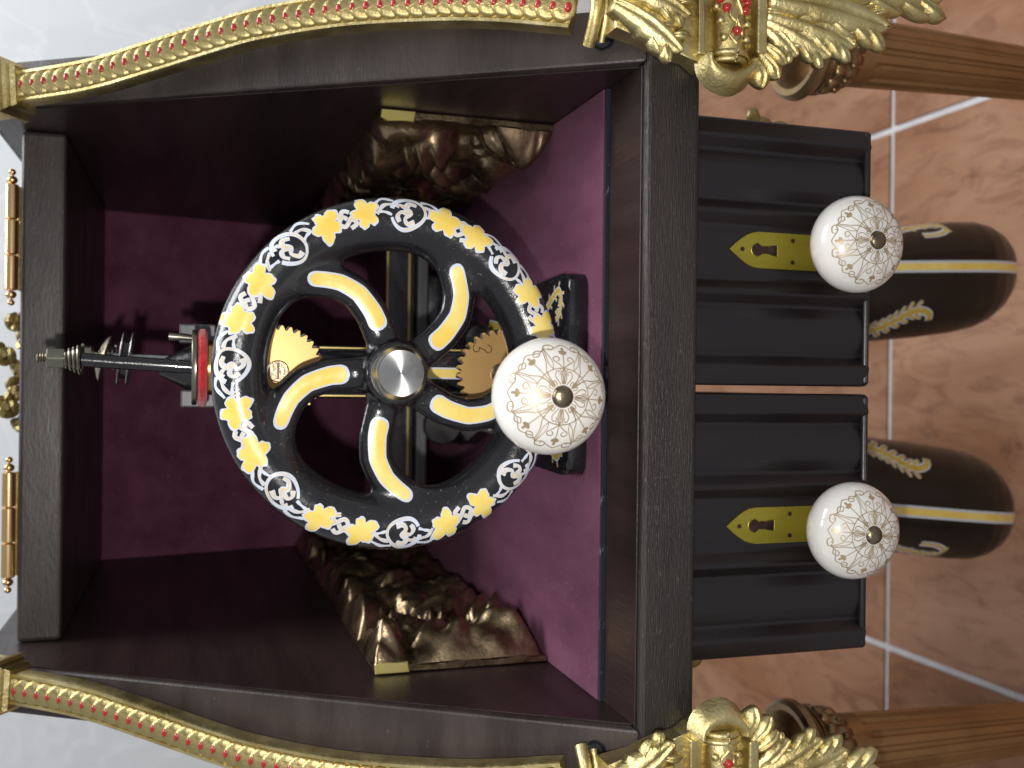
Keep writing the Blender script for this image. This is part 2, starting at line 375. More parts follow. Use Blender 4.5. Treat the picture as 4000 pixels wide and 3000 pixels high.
# brass hinges on the top board
for hx0, hx1 in ((3.9, 11.2), (-11.5, -4.2)):
    zc, yc = 9.25, 60.35
    seg = np.linspace(hx0+.8, hx1-.8, 4)
    prof = [(.05, hx0)]
    for a in np.linspace(0, pi, 8): prof.append((.15*math.sin(a)+.04, hx0+.16-.16*math.cos(a)))
    prof += [(.08, hx0+.36)]
    for a in np.linspace(0.2, pi-.2, 8): prof.append((.26*math.sin(a)+.02, hx0+.58-.22*math.cos(a)))
    L = prof[:]
    h = part('hinge', box(hx0+.85, hx1-.85, 60.75, 63.2, 8.86, 9.02, .03), 'brass', cab, smooth=False)
    for k in range(3):
        a, b = seg[k]+.02, seg[k+1]-.02
        part('knuckle', lathe([(.27, a), (.34, a+.05), (.34, b-.05), (.27, b)], (0, yc, zc), 'x', 20), 'hinge', h)
    for mir in (0, 1):
        pr = [(r, (x if not mir else hx0+hx1-x)) for r, x in L]
        part('finial', lathe(pr, (0, yc, zc), 'x', 16), 'hinge', h)
# gilt pierced cresting between the hinges, seen edge-on above the board
cr = thing('gilt_cresting', 'small gilded openwork ornament on the cabinet top between the hinges', 'ornament', (CX+.4, 67, 8.9))
for i, (x, z, r) in enumerate(((-2.6, 9.5, .5), (-1.7, 10.3, .6), (-.5, 10.0, .7), (.7, 9.6, .5), (1.4, 10.5, .6), (2.4, 9.5, .5), (3.3, 10.0, .45))):
    sp = spiral(x, z, r, .12, random.random()*6, 1.2, 20)
    part('scroll', tube([(a, 67+.2*math.sin(k), b) for k, (a, b) in enumerate(sp)], .27, 8), 'oldgold', cr)
part('base_bar', box(-3.6, 3.6, 66.8, 67.3, 8.87, 9.25, .08), 'oldgold', cr)

# ================================================================== BRONZE RELIEF PANELS
def relief_height(L, H, n, seed):
    r = np.random.default_rng(seed)
    nu, nv = int(L/.12), int(H/.12)
    U, V = np.meshgrid(np.linspace(0, L, nu), np.linspace(0, H, nv), indexing='ij')
    Hh = np.zeros_like(U)
    for k in range(n):
        a, b = r.uniform(0, L), r.uniform(.2, H-.2); s = r.uniform(.8, 2.0); el = r.uniform(1.0, 2.1); an = r.uniform(0, pi)
        du, dv = U-a, V-b; p = (du*math.cos(an)+dv*math.sin(an))/(s*el); q = (-du*math.sin(an)+dv*math.cos(an))/s
        d = p*p+q*q; dome = np.sqrt(np.clip(1-d, 0, 1))*r.uniform(.5, 1.2)*min(1.2, s)
        ty = r.integers(0, 3)
        if ty == 0: dome *= 1-.35*np.exp(-(q/.07)**2)                       # creased leaf
        if ty == 1: dome *= 1+.16*np.cos(p*13+q*2)                           # ribbed drapery
        Hh = np.maximum(Hh, dome)
    fine = np.zeros_like(U)
    for k in range(n*2):                                                     # small leaves and berries over the large forms
        a, b = r.uniform(0, L), r.uniform(.2, H-.2); s = r.uniform(.18, .5); el = r.uniform(1.0, 2.8); an = r.uniform(0, pi)
        i0, i1 = np.searchsorted(U[:, 0], [a-1.5, a+1.5]); du, dv = U[i0:i1]-a, V[i0:i1]-b
        p = (du*math.cos(an)+dv*math.sin(an))/(s*el); q = (-du*math.sin(an)+dv*math.cos(an))/s
        fine[i0:i1] = np.maximum(fine[i0:i1], np.sqrt(np.clip(1-p*p-q*q, 0, 1))*s*.6)
    edge = np.clip(np.minimum(U/1.0, np.minimum(V/1.3, (H-V)/.5)), 0, 1)
    return U, V, (Hh+fine*.45)*(.04+.96*edge**.7)
for sx, seed, lab in ((1, 11, 'patinated bronze relief plate along the right inner side of the cabinet'), (-1, 23, 'patinated bronze relief plate along the left inner side of the cabinet')):
    L, H = 42.0, 8.9
    xw = XR-.12 if sx > 0 else XL+.12
    rp = thing('bronze_relief', lab, 'relief', (xw, 70, -17.6), 'bronze relief plates inside the cabinet')
    U, V, Hh = relief_height(L, H, 120, seed)
    nu, nv = U.shape
    front = np.stack([xw-sx*(.30+Hh*1.45), 49.72+U, -17.62+V], -1).reshape(-1, 3)
    f = [[i*nv+j, (i+1)*nv+j, (i+1)*nv+j+1, i*nv+j+1] for i in range(nu-1) for j in range(nv-1)]
    part('relief', (front, f), 'bronze', rp, sharp=None)
    part('backing_plate', box(min(xw, xw-sx*.29), max(xw, xw-sx*.29), 49.72, 49.7+L, -17.63, -17.6+H, .05), 'bronze', rp, smooth=False)
    es = [(xw-sx*.04, z) for z in np.linspace(-17.63, -8.8, 3)]+[(xw-sx*(.33+.07*math.sin(z*2.1+seed)+.05*math.sin(z*5.3)), z) for z in np.linspace(-8.8, -17.63, 40)]
    part('edge_strip', prism(es, 'y', 49.60, 49.71, .03, 1, 'a0'), 'bronze', rp, smooth=False)
    part('brass_corner', prism([(xw-sx*.03, -8.7), (xw-sx*.42, -8.65), (xw-sx*.62, -9.0), (xw-sx*.50, -9.7), (xw-sx*.56, -10.3), (xw-sx*.03, -10.4)], 'y', 49.42, 49.59, .04, 1, 'a0'), 'tab', rp, smooth=False)

# ================================================================== PORCELAIN KNOBS
KA, KB = 2.03, 1.42     # radius and half depth
def knob(root_part, c, parent, rot=0.0, scale=1.0):
    """porcelain body is root_part's mesh; gilt lines and screw are its sub-parts"""
    a, b = KA*scale, KB*scale
    prof = []
    for t in np.linspace(0.02, pi*.80, 30):
        e = 1.0 if t < pi/2 else 1.0
        r = a*math.sin(t)**.92; h = -b*math.cos(t)
        prof.append((r, h))
    prof += [(.75, prof[-1][1]+.15), (.62, 1.7), (.7, 2.1)]
    k = part(root_part, lathe(prof, c, 'y', 64), 'porcelain', parent, sharp=None)
    def S(u, v):
        u = np.asarray(u)*scale; v = np.asarray(v)*scale
        rr = np.sqrt(u*u+v*v); sn = np.clip(rr/a, 0, .999)**(1/.92)
        y = -b*np.sqrt(1-sn**2)-.014
        cr_, sr_ = math.cos(rot), math.sin(rot)
        return np.stack([c[0]+u*cr_-v*sr_, c[1]+y, c[2]+u*sr_+v*cr_], 1)
    g = []
    LW = .032
    def st(p, wd=LW): g.append((*stroke(p, wd, S, .05), 'giltline'))
    def pol(r, d): return (r*math.cos(math.radians(d)), r*math.sin(math.radians(d)))
    t = np.linspace(0, 2*pi, 90); st(np.stack([.95*np.cos(t), .95*np.sin(t)], 1))
    for q in range(8):
        d = q*45
        def L(pts, wd=LW): st(smooth_curve([pol(r, d+dd) for r, dd in pts], 24), wd)
        L([(.42, 0), (1.5, 0)])
        if q % 2 == 0:
            for s in (-1, 1):
                L([(.42, s*6), (.68, s*8), (.95, s*1)]); L([(.42, s*14), (.72, s*24), (.88, s*16), (.80, s*9), (.72, s*13)])
                L([(.95, 0), (1.12, s*10), (1.28, s*17), (1.36, s*11), (1.28, s*6), (1.20, s*10)])
        else:
            for s in (-1, 1):
                L([(.45, s*5), (.95, s*7), (1.25, s*16), (1.62, s*20)])
                L([(.42, s*12), (.55, s*16), (.62, s*10), (.55, s*8)])
                L([(1.62, s*20), (1.70, s*12), (1.60, s*6), (1.52, s*12), (1.58, s*15)])
                L([(1.62, s*20), (1.77, s*25), (1.74, s*33), (1.62, s*34), (1.62, s*28), (1.68, s*29)])
        sc = smooth_curve([pol(1.70, d-22.5), pol(1.60, d-16), pol(1.66, d-8), pol(1.74, d), pol(1.66, d+8), pol(1.60, d+16), pol(1.70, d+22.5)], 40); st(sc, LW*.8)
        for s_ in (-1, 1):
            st(smooth_curve([pol(.95, d+s_*22.5), pol(1.2, d+s_*19), pol(1.45, d+s_*21), pol(1.70, d+s_*22.5)], 20), LW*.8)
            st(smooth_curve([pol(.42, d+s_*3), pol(.75, d+s_*4), pol(.95, d+s_*9)], 12), LW*.8)
        # fleur-de-lis
        g.append((*blob(pol(1.53, d), lambda x: .13*(.35+.65*abs(math.cos(1.5*x))**1.5), S, 24, 2, math.radians(d)), 'giltline'))
        for s in (-1, 1): L([(1.42, 0), (1.47, s*4.2), (1.54, s*4.6)], .05)
    part('gilt_filigree', g, None, k, recalc=False, smooth=True, sharp=None)
    pr = [(.40, -b*.99)]; pr += [(.36*math.cos(x)*scale, -b-.03-.17*math.sin(x)) for x in np.linspace(0, pi/2-.05, 8)]
    part('centre_screw', lathe(pr, c, 'y', 28), 'screw', k)
    return k

# ================================================================== DRAWERS
def drawer(x0, x1, kc, label):
    z0, z1, y = -29.5, -20.5, 39.55
    d = thing('drawer', label, 'drawer', ((x0+x1)/2, 45, z0), 'drawers under the cabinet')
    wd = x1-x0
    # moulded front: profile of four stepped flutes across the width
    P = [(0, .6), (.03, .30), (.10, .24), (.70, .03), (.80, .0), (.90, .04), (1.30, .46), (1.40, .50), (1.65, .40), (2.0, .29), (2.5, .24), (3.0, .29), (3.30, .40), (3.50, .48), (3.60, .44), (4.0, .03), (4.10, .0), (4.2, .04), (4.62, .44), (4.72, .47), (5.1, .38), (wd/2, .34)]
    P2 = P+[(wd-a, b) for a, b in P[::-1][1:]]
    P2 = resample(P2, .06)
    zz = [z0+.1, z0+.3, z1-.1, z1]
    ins = [0, 0, 0, 0]
    rows = []
    for z, e in zip(zz, ins):
        rows.append([(x0+min(max(a, e*.5), wd-e*.5), y+b+e, z) for a, b in P2])
    part('moulded_front', rings(rows, False, (False, False)), 'lacquer', d, sharp=75)
    part('bottom_moulding', box(x0+.04, x1-.04, y+.09, y+.7, z0-.02, z0+.34, .20, 5), 'lacquer', d, sharp=None)
    part('carcass', box(x0+.05, x1-.05, y+.62, 84, z0+.03, z1, .05), 'lacquer', d, smooth=False)
    xm = (x0+x1)/2; xk = kc[0]
    # key plate with pointed top, hanging down behind the knob
    hw = .80; pts = []
    for t in np.linspace(0, 1, 9): pts.append((xk+hw*math.sin(t*pi/2)**.9, -22.35-1.35*(1-math.cos(t*pi/2))*1.0))
    xk = 6.03 if x0 > -1 else -6.12
    right = [(xk, -22.38), (xk+.22, -22.62), (xk+.45, -22.92), (xk+.64, -23.22), (xk+.76, -23.5), (xk+.80, -23.8), (xk+.80, -27.8)]
    poly = right+[(2*xk-a, b) for a, b in right[::-1][:-1]]
    yp = y+.36
    kp = part('key_plate', prism(poly, 'y', yp-.10, yp+.2, .03, 1, 'a0'), 'plate', d, smooth=False)
    kh = [(xk+.30*math.sin(a), -23.72+.30*math.cos(a)) for a in np.linspace(-2.5, 2.5, 20)]
    kh = kh+[(xk+.19, -24.25), (xk+.25, -24.72), (xk-.25, -24.72), (xk-.19, -24.25)]
    part('keyhole', prism(kh, 'y', yp-.115, yp-.05), 'hole', kp, smooth=False)
    part('keyhole_rim', join(*[tube([(a, yp-.11, b) for a, b in kh+[kh[0]]], .025, 6)]), 'plate', kp)
    for a, b in ((0, -22.98), (.48, -25.5), (-.48, -25.5)):
        part('pin', join(lathe([(.10, -.02), (.09, .05)], (xk+a, yp-.11, b), 'y', 12), lathe([(.05, -.05), (.055, .05)], (xk+a+.03, yp-.11, b-.02), 'y', 10)), 'hole', kp)
    knob('knob', kc, d, 0.03 if x0 > -1 else -.11, 1.03)
    return d
drawer(0.05, 11.74, (6.19, 37.75, -27.33), 'black fluted drawer with white knob on the right, under the cabinet')
drawer(-11.9, -0.28, (-6.15, 37.75, -27.31), 'black fluted drawer with white knob on the left, under the cabinet')

# ================================================================== SEWING MACHINE
WC = np.array([0.36, 40.0, -7.62])
mach = thing('sewing_machine', 'black sewing machine with yellow painted hand wheel standing on maroon felt', 'sewing machine', (.45, 60, -17.65))
def smin(a, b, k):
    h = np.clip(.5+.5*(b-a)/k, 0, 1); return b*(1-h)+a*h-k*h*(1-h)
SPOKE_A = [math.radians(19+72*k) for k in range(5)]
def spoke_pts(b0, r0=1.2, r1=5.6, n=54):
    r = np.linspace(r0, r1, n); a = b0+np.interp(r, [1.2, 1.7, 2.5, 3.4, 4.1, 4.8, 5.6], np.radians([-1, 0, 1.5, 6, 13, 23, 36]))
    return np.stack([r*np.cos(a), r*np.sin(a)], 1)
SP = [spoke_pts(a) for a in SPOKE_A]
def wheel_sdf(X, Y, Z):
    r = np.sqrt(X*X+Z*Z)
    q = (r-5.98); d = (np.sqrt((q/.95)**2+((Y)/.92)**2)-1)*.9
    # inner web that slopes from the rim to the spokes
    q2 = (r-5.3); d = smin(d, (np.sqrt((q2/.42)**2+((Y-.15)/.5)**2)-1)*.42, .35)
    dh = np.maximum(r-1.22, np.abs(Y+.05)-.78); d = smin(d, dh, .6)
    ds = np.full(X.shape, 9.0)
    for pts in SP:
        for i, (a, b) in enumerate(pts):
            ds = np.minimum(ds, (X-a)**2+(Z-b)**2)
    ds = np.sqrt(ds)
    e = np.sqrt((ds/.66)**2+((Y-.05)/.46)**2)-1
    d = smin(d, e*.46, .45)
    return d
v, f = surface_nets(wheel_sdf, (-7.2, -1.4, -7.2), (7.2, 1.4, 7.2), .085)
wheel = part('hand_wheel', (v+WC, f), 'enamel', mach, sharp=None)
_yg = np.linspace(-1.25, .6, 60)
def wheel_front(x, z):
    x = np.asarray(x, float); z = np.asarray(z, float)
    D = wheel_sdf(np.repeat(x[:, None], 60, 1), np.repeat(_yg[None, :], len(x), 0), np.repeat(z[:, None], 60, 1))
    k = np.argmax(D < 0, 1); k = np.where((D < 0).any(1), np.maximum(k, 1), np.argmin(D, 1)); k = np.maximum(k, 1)
    i = np.arange(len(x)); d0, d1 = D[i, k-1], D[i, k]
    t = np.clip(d0/(d0-d1+1e-9), 0, 1)
    return _yg[k-1]+t*(_yg[1]-_yg[0])
def S_rim(phi, lift, r0=6.22):
    def S(u, v):
        u = np.asarray(u); v = np.asarray(v); r = np.clip(r0+v, 5.2, 6.90); a = phi+u/r0
        x, z = r*np.cos(a), r*np.sin(a)
        return np.stack([WC[0]+x, WC[1]+wheel_front(x, z)-lift, WC[2]+z], 1)
    return S
def S_flat(lift):
    def S(u, v): return np.stack([WC[0]+u, WC[1]+wheel_front(u, v)-lift, WC[2]+v], 1)
    return S
for pts in SP:      # painted banana-shaped inlays on the spokes
    r = np.linalg.norm(pts, axis=1); p = pts[(r > 1.72) & (r < 4.95)]
    wf = lambda t, k=0: (.63-.20*t)*math.sqrt(max(.0, 1-max(0, (abs(t-.5)-.40)/.10)**2))+.02
    a = stroke(p, lambda t: wf(t)+.13, S_flat(.018), .07)
    p2 = resample(p, .05); p2 = p2[2:-2]
    b = stroke(p2, wf, S_flat(.030), .07)
    part('spoke_inlay', [(*a, 'white'), (*b, 'yellow')], None, wheel, sharp=None, recalc=False)
leaf_r = lambda s, sd: (lambda x: s*(.58+.46*abs(math.cos(2.5*x+sd))**.85)*(1+.12*math.cos(2*x+1.3*sd)+.10*math.cos(x-sd)+.05*math.sin(3*x+2*sd))+.018*math.sin(11*x+3*sd)+.012*math.sin(17*x+sd))
MED = [-3, 42, 88, 136, 183, 230, 274, 316]
for i, m in enumerate(MED):
    nx = MED[(i+1) % 8]+(360 if i == 7 else 0)
    ph = math.radians(m)
    S1, S2 = S_rim(ph, .016), S_rim(ph, .026)
    g = []
    jit = lambda p: np.asarray(p)*1.08*np.array([1+.06*jx, 1+.05*jy])+.035*np.stack([np.sin(np.asarray(p)[:, 1]*5+jx*7), np.sin(np.asarray(p)[:, 0]*5+jy*7)], 1)
    jx, jy = random.uniform(-1, 1), random.uniform(-1, 1)
    def ws(p, wd=.15): g.append((*stroke(jit(p), lambda t, k=random.uniform(0, 6): wd*1.08*(1+.22*math.sin(t*9+k)), S1, .06), 'white'))
    def bs(p, wd=.06): g.append((*stroke(jit(p), lambda t, k=random.uniform(0, 6): wd*1.05*(1+.45*math.sin(t*12+k)), S2, .06), 'beige'))
    t = np.linspace(.3, 2*pi-.3, 40); fl_ = 1 if i % 2 else -1
    ring = np.stack([.60*np.cos(t), -.02+.55*np.sin(t)], 1); ws(ring, .13); bs(ring[8:-8], .04)
    s1 = smooth_curve([(-.28, -.32), (-.05, -.38), (.10, -.18), (-.08, .0), (.08, .18), (-.05, .36), (-.28, .28)], 40); ws(s1, .17); bs(s1, .07)
    s2 = smooth_curve([(.02, .0), (.26, .05), (.38, -.12), (.28, -.30)], 24); ws(s2, .15); bs(s2, .06)
    s3 = smooth_curve([(.10, .2), (.30, .32), (.40, .2)], 16); ws(s3, .12); bs(s3, .05)
    for s in (-1, 1):
        a = smooth_curve([(s*.55, .30), (s*.85, .22), (s*1.1, -.05)], 20); ws(a, .12); bs(a, .04)
        b = smooth_curve([(s*.45, .45), (s*.8, .50), (s*1.15, .30)], 20); ws(b, .10)
        c = smooth_curve([(s*.58, -.1), (s*.8, -.02), (s*1.0, .02)], 16); ws(c, .10)
    part('scroll_medallion', g, None, wheel, sharp=None, recalc=False)
    span = nx-m
    for q, fr in enumerate((.335, .665)):
        pl = math.radians(m+span*fr); s = .57+.05*random.uniform(-1, 1); sd = random.uniform(0, 6)
        rt = random.uniform(0, 6)
        g = [(*blob((0, .0), lambda x: leaf_r(s, sd)(x)+.07+.02*math.sin(5*x+sd*2)+.012*math.sin(13*x), S_rim(pl, .020), 80, 7, rt), 'white'),
             (*blob((0, .0), leaf_r(s, sd), S_rim(pl, .030), 80, 7, rt), 'yellow')]
        part('leaf_decal', g, None, wheel, sharp=None, recalc=False)
    pm = math.radians(m+span*.5); S1, S2 = S_rim(pm, .016), S_rim(pm, .026); g = []
    for a in (smooth_curve([(-.55, .2), (-.2, -.05), (.1, -.3), (.3, -.12), (.1, .08), (-.05, -.05)], 40), smooth_curve([(.55, .25), (.25, .1), (.0, .30), (-.2, .2)], 30), smooth_curve([(-.2, -.05), (-.38, -.28), (-.1, -.42)], 20)):
        g.append((*stroke(a, .17, S1, .06), 'white')); g.append((*stroke(a, .065, S2, .06), 'beige'))
    part('scroll_link', g, None, wheel, sharp=None, recalc=False)
# steel hub nut with turned face
hub = part('hub_nut', lathe([(1.02, -.2), (1.05, -1.15), (1.02, -1.28), (.96, -1.34), (.93, -1.52), (.88, -1.60), (.5, -1.60), (.05, -1.58)], tuple(WC), 'y', 56), 'turned', mach)
part('hub_collar', lathe([(1.16, 0), (1.16, -1.0), (1.10, -1.06), (1.0, -1.06)], tuple(WC), 'y', 48, caps=(False, False)), 'enamel', mach)
part('axle', lathe([(.8, .6), (.8, 6.5)], tuple(WC), 'y', 24), 'steel', mach)
# crank knob
kc = (-.42, 34.75, -12.28)
part('crank_stem', lathe([(.55, 2.2), (.55, 3.5), (.75, 3.7), (.75, 4.7)], kc, 'y', 24), 'nickel', mach)
knob('crank_knob', kc, mach, -.08, 1.04)
# brass gears
def gear(c, R, n, th_, ph=0):
    out = []
    for k in range(n):
        a = ph+2*pi*k/n; d = 2*pi/n
        for da, rr in ((-.36, .875), (-.16, .98), (0, 1.0), (.16, .98), (.36, .875)): out.append((c[0]+R*rr*math.cos(a+da*d), c[2]+R*rr*math.sin(a+da*d)))
    return prism(out, 'y', c[1], c[1]+th_, .02, 1, 'a0')
for c, R, n, ph in (((.42, 43.7, -3.45), 1.95, 33, .1), ((.45, 43.7, -13.15), 1.98, 31, .0)):
    gp = part('brass_gear', gear(c, R, n, .30, ph), 'gear', mach, smooth=False)
    part('gear_backing', gear((c[0]+.05, c[1]+.34, c[2]-.04), R*.99, n, .3, ph+.05), 'enamel', gp, smooth=False)
    part('gear_screw', lathe([(.46, .0), (.46, -.10), (.42, -.14), (.03, -.14)], c, 'y', 28), 'screw', gp)
    part('screw_slot', box(c[0]-.34, c[0]+.34, c[1]-.155, c[1]-.13, c[2]-.05, c[2]+.05), 'hole', gp, smooth=False)
g8 = [(*stroke(np.vstack([spiral(1.55, -12.05, .2, .1, .5, .8, 24), spiral(1.5, -12.55, .1, .22, 2.0, .7, 24)]), .035, lambda u, v: np.stack([u, np.full(len(u), 43.685), v], 1)), 'hole')]
part('stamped_mark', g8, None, mach, recalc=False)
# pillar, arm, head and bed
pil = part('pillar', box(-.72, 1.62, 45.2, 50.5, -16.9, -1.1, .45, 4), 'enamel', mach)
for x in (-.60, 1.50):
    part('gold_line', box(x-.035, x+.035, 45.17, 45.22, -16.2, -2.0), 'pinline', pil, smooth=False)
part('yellow_stripe', [(*box(.26, .64, 45.15, 45.21, -13.8, -7.6), 'yellow'), (*box(.19, .71, 45.17, 45.20, -13.8, -7.6), 'white')], None, pil, smooth=False)
part('arm', prism([(50.0, -6.2), (56, -4.8), (76, -4.4), (76, -1.4), (56, -1.2), (50, -1.15)], 'x', -.55, 1.45, .3, 3), 'enamel', mach)
part('needle_head', box(-1.0, 1.9, 75.8, 79.8, -11.5, .3, .5, 3), 'enamel', mach)
def rpoly(p, r, n=6):
    out = []; P = [Vector(q) for q in p]; k = len(P)
    for i in range(k):
        a, b, c = P[i-1], P[i], P[(i+1) % k]
        u, v_ = (a-b), (c-b); rr = min(r, u.length*.45, v_.length*.45); s, e = b+u.normalized()*rr, b+v_.normalized()*rr
        for t in np.linspace(0, 1, n): out.append(tuple(s*(1-t)**2+b*2*t*(1-t)+e*t*t))
    return out
bedp = rpoly([(-4.3, 44.6), (5.3, 44.6), (5.1, 50.0), (3.9, 52.5), (3.6, 60), (5.0, 64), (5.0, 84), (-4.0, 84), (-4.0, 64), (-2.8, 60), (-3.1, 52.5), (-4.15, 50)], .9)
bed = part('bed_plate', prism(bedp, 'z', -17.64, -16.75, .30, 4, 'a1'), 'enamel', mach, sharp=50)
flatS = lambda z: (lambda u, v: np.stack([u, v, np.full(len(u), z)], 1))
for sx in (-1, 1):   # ferny painted scrolls on the bed
    g = []
    bx = .5
    cur = smooth_curve([(1.6, 49.7), (2.3, 48.9), (3.0, 48.2), (3.7, 47.0), (4.0, 46.1), (3.5, 45.75), (2.9, 46.0), (2.6, 46.5)], 60)
    def mp(p): p = np.array(p, float); p[:, 0] = bx+sx*p[:, 0]; return p
    g.append((*stroke(mp(cur), lambda t: .50-.2*t, flatS(-16.742), .1), 'white')); g.append((*stroke(mp(cur), lambda t: .34-.16*t, flatS(-16.734), .1), 'oldyellow'))
    for i in range(6, 52, 5):
        p = cur[i]; tn = cur[i+1]-cur[i-1]; tn /= np.linalg.norm(tn)
        for s in (-1, 1):
            nn = np.array([-tn[1], tn[0]])*s
            q = np.array([p, p+nn*.25+tn*.10, p+nn*.42+tn*.22])
            g.append((*stroke(mp(q), .14, flatS(-16.745), .08), 'white')); g.append((*stroke(mp(q), .08, flatS(-16.738), .08), 'oldyellow'))
    part('bed_scroll', g, None, bed, recalc=False); g = []
    cur = smooth_curve([(2.0, 53), (2.5, 55), (2.9, 58)], 20)
    g.append((*stroke(mp(cur), .75, flatS(-16.742), .1), 'white')); g.append((*stroke(mp(cur), .6, flatS(-16.735), .1), 'oldyellow'))
    part('bed_scroll', g, None, bed, recalc=False)
part('cloth_plate', box(-8.6, 9.4, 66.0, 73.5, -14.0, -12.0, .15), 'enamel', mach, smooth=False)
for z in (-12.12, -13.55):
    part('gold_line', box(-8.4, 9.2, 65.94, 66.0, z-.06, z+.06), 'pinline', mach, smooth=False)
part('gold_line', box(9.1, 9.22, 65.94, 66.0, -13.5, -12.1), 'pinline', mach, smooth=False)
part('slide_bar', box(-8.7, 9.5, 65.5, 66.6, -14.75, -14.03, .12), 'dust', mach, smooth=False)
part('plate_support', box(2.2, 7.2, 66.3, 72.5, -16.8, -14.8, .3), 'enamel', mach)
part('feed_wheel', lathe([(.2, 0), (1.15, .05), (1.2, .2), (1.2, .7), (.2, .8)], (-2.75, 64.6, -15.6), 'y', 40, rfun=lambda r, h, a: r*(1+.02*math.cos(30*a))), 'lacquer', mach)
part('shuttle_boss', lathe([(.2, 0), (.9, .1), (1.05, .5), (1.05, 2.5)], (2.5, 57, -16.0), 'y', 32), 'enamel', mach)
# spool pin with nut, spring, washer and red felt
def at(p, q, t): return tuple(p[i]+(q[i]-p[i])*t for i in range(3))
p0, p1 = (.56, 46, -.05), (.84, 46, 5.0)
part('washer', lathe([(.3, -.02), (1.58, -.02), (1.62, -.07), (1.62, -.2), (1.58, -.24), (.3, -.24)], (p0[0], 46, 0), 'z', 44), 'nickel', mach)
part('felt_disc', lathe([(.3, 0), (1.55, -.02), (1.66, -.12), (1.66, -.3), (1.55, -.40), (.3, -.42)], (p0[0]-.02, 46, -.25), 'z', 48, rfun=lambda r, h, a: r*(1+.018*math.sin(7*a)+.012*math.sin(17*a))), 'redfelt', mach)
part('brass_boss', lathe([(1.15, 0), (1.2, -.5), (1.2, -.9)], (p0[0]-.02, 46, -.66), 'z', 32), 'brass', mach)
part('spool_pin', tube([p0, at(p0, p1, .5), at(p0, p1, .87)], .29, 16), 'enamel', mach)
sp = []
for t in np.linspace(0, 1, 70):
    a = t*2*pi*4; r = .62-.30*t; zz = 4.32+.68*t; sp.append((.81+.03*t+r*math.cos(a), 46+r*math.sin(a), zz))
part('spring', tube(sp, .065, 6), 'nickel', mach)
part('spring', tube([(x*.9+.02+(.25), y+5.0, z*1.0-.95) for x, y, z in sp], .06, 6), 'steel', mach)
hx = [(.45*math.cos(a), .45*math.sin(a)) for a in np.arange(6)*pi/3+.5]
part('hex_nut', prism([(.86+a, 46+b) for a, b in hx], 'z', 5.0, 5.68, .05, 2), 'nickel', mach, smooth=False)
part('threaded_tip', lathe([(.17+.03*(k % 2), 5.66+.05*k) for k in range(8)]+[(.05, 6.1)], (.87, 46, 0), 'z', 16), 'screw', mach)
# thread tension discs behind the pin
tl = Matrix.Rotation(math.radians(7), 3, 'Y')
part('tension_disc', lathe([(.1, .12), (.6, .05), (.95, -.1), (1.1, -.22), (1.04, -.26), (.6, -.08), (.1, -.02)], (1.02, 51, 4.05), 'z', 40, Matrix.Rotation(math.radians(14), 3, 'Y')), 'screw', mach)
part('tension_disc', lathe([(.1, .04), (1.25, .05), (1.28, 0), (1.25, -.05), (.1, -.04)], (1.0, 51, 3.12), 'z', 40, tl), 'steel', mach)
part('tension_disc', lathe([(.1, .04), (1.25, .05), (1.28, 0), (1.25, -.05), (.1, -.04)], (.98, 51, 2.72), 'z', 40, tl), 'steel', mach)
part('tension_core', lathe([(.95, .12), (.95, -.12)], (.99, 51, 2.92), 'z', 32, tl), 'enamel', mach)
part('tension_nut', lathe([(.3, 0), (.42, .1), (.42, .42), (.3, .5)], (1.12, 51, 4.3), 'z', 20), 'nickel', mach)
part('tension_post', tube([(1.1, 51, 4.6), (.95, 51, -.6)], .2, 12), 'steel', mach)
part('pillar_cap', lathe([(.35, 1.4), (.5, 1.1), (1.0, .2), (1.35, -.5), (1.4, -1.1)], (.55, 50.2, 0), 'z', 28), 'enamel', mach)
part('clamp', box(1.75, 2.65, 50.5, 52.0, -1.1, .55, .08), 'dust', mach, smooth=False)
part('clamp', box(-1.25, -.45, 49.5, 51.0, -1.1, .45, .08), 'dust', mach, smooth=False)
part('clamp_lever', tube([(1.95, 49.8, -.1), (2.0, 49.8, .5), (2.02, 49.8, 1.0)], [.12, .17, .2], 10), 'nickel', mach)

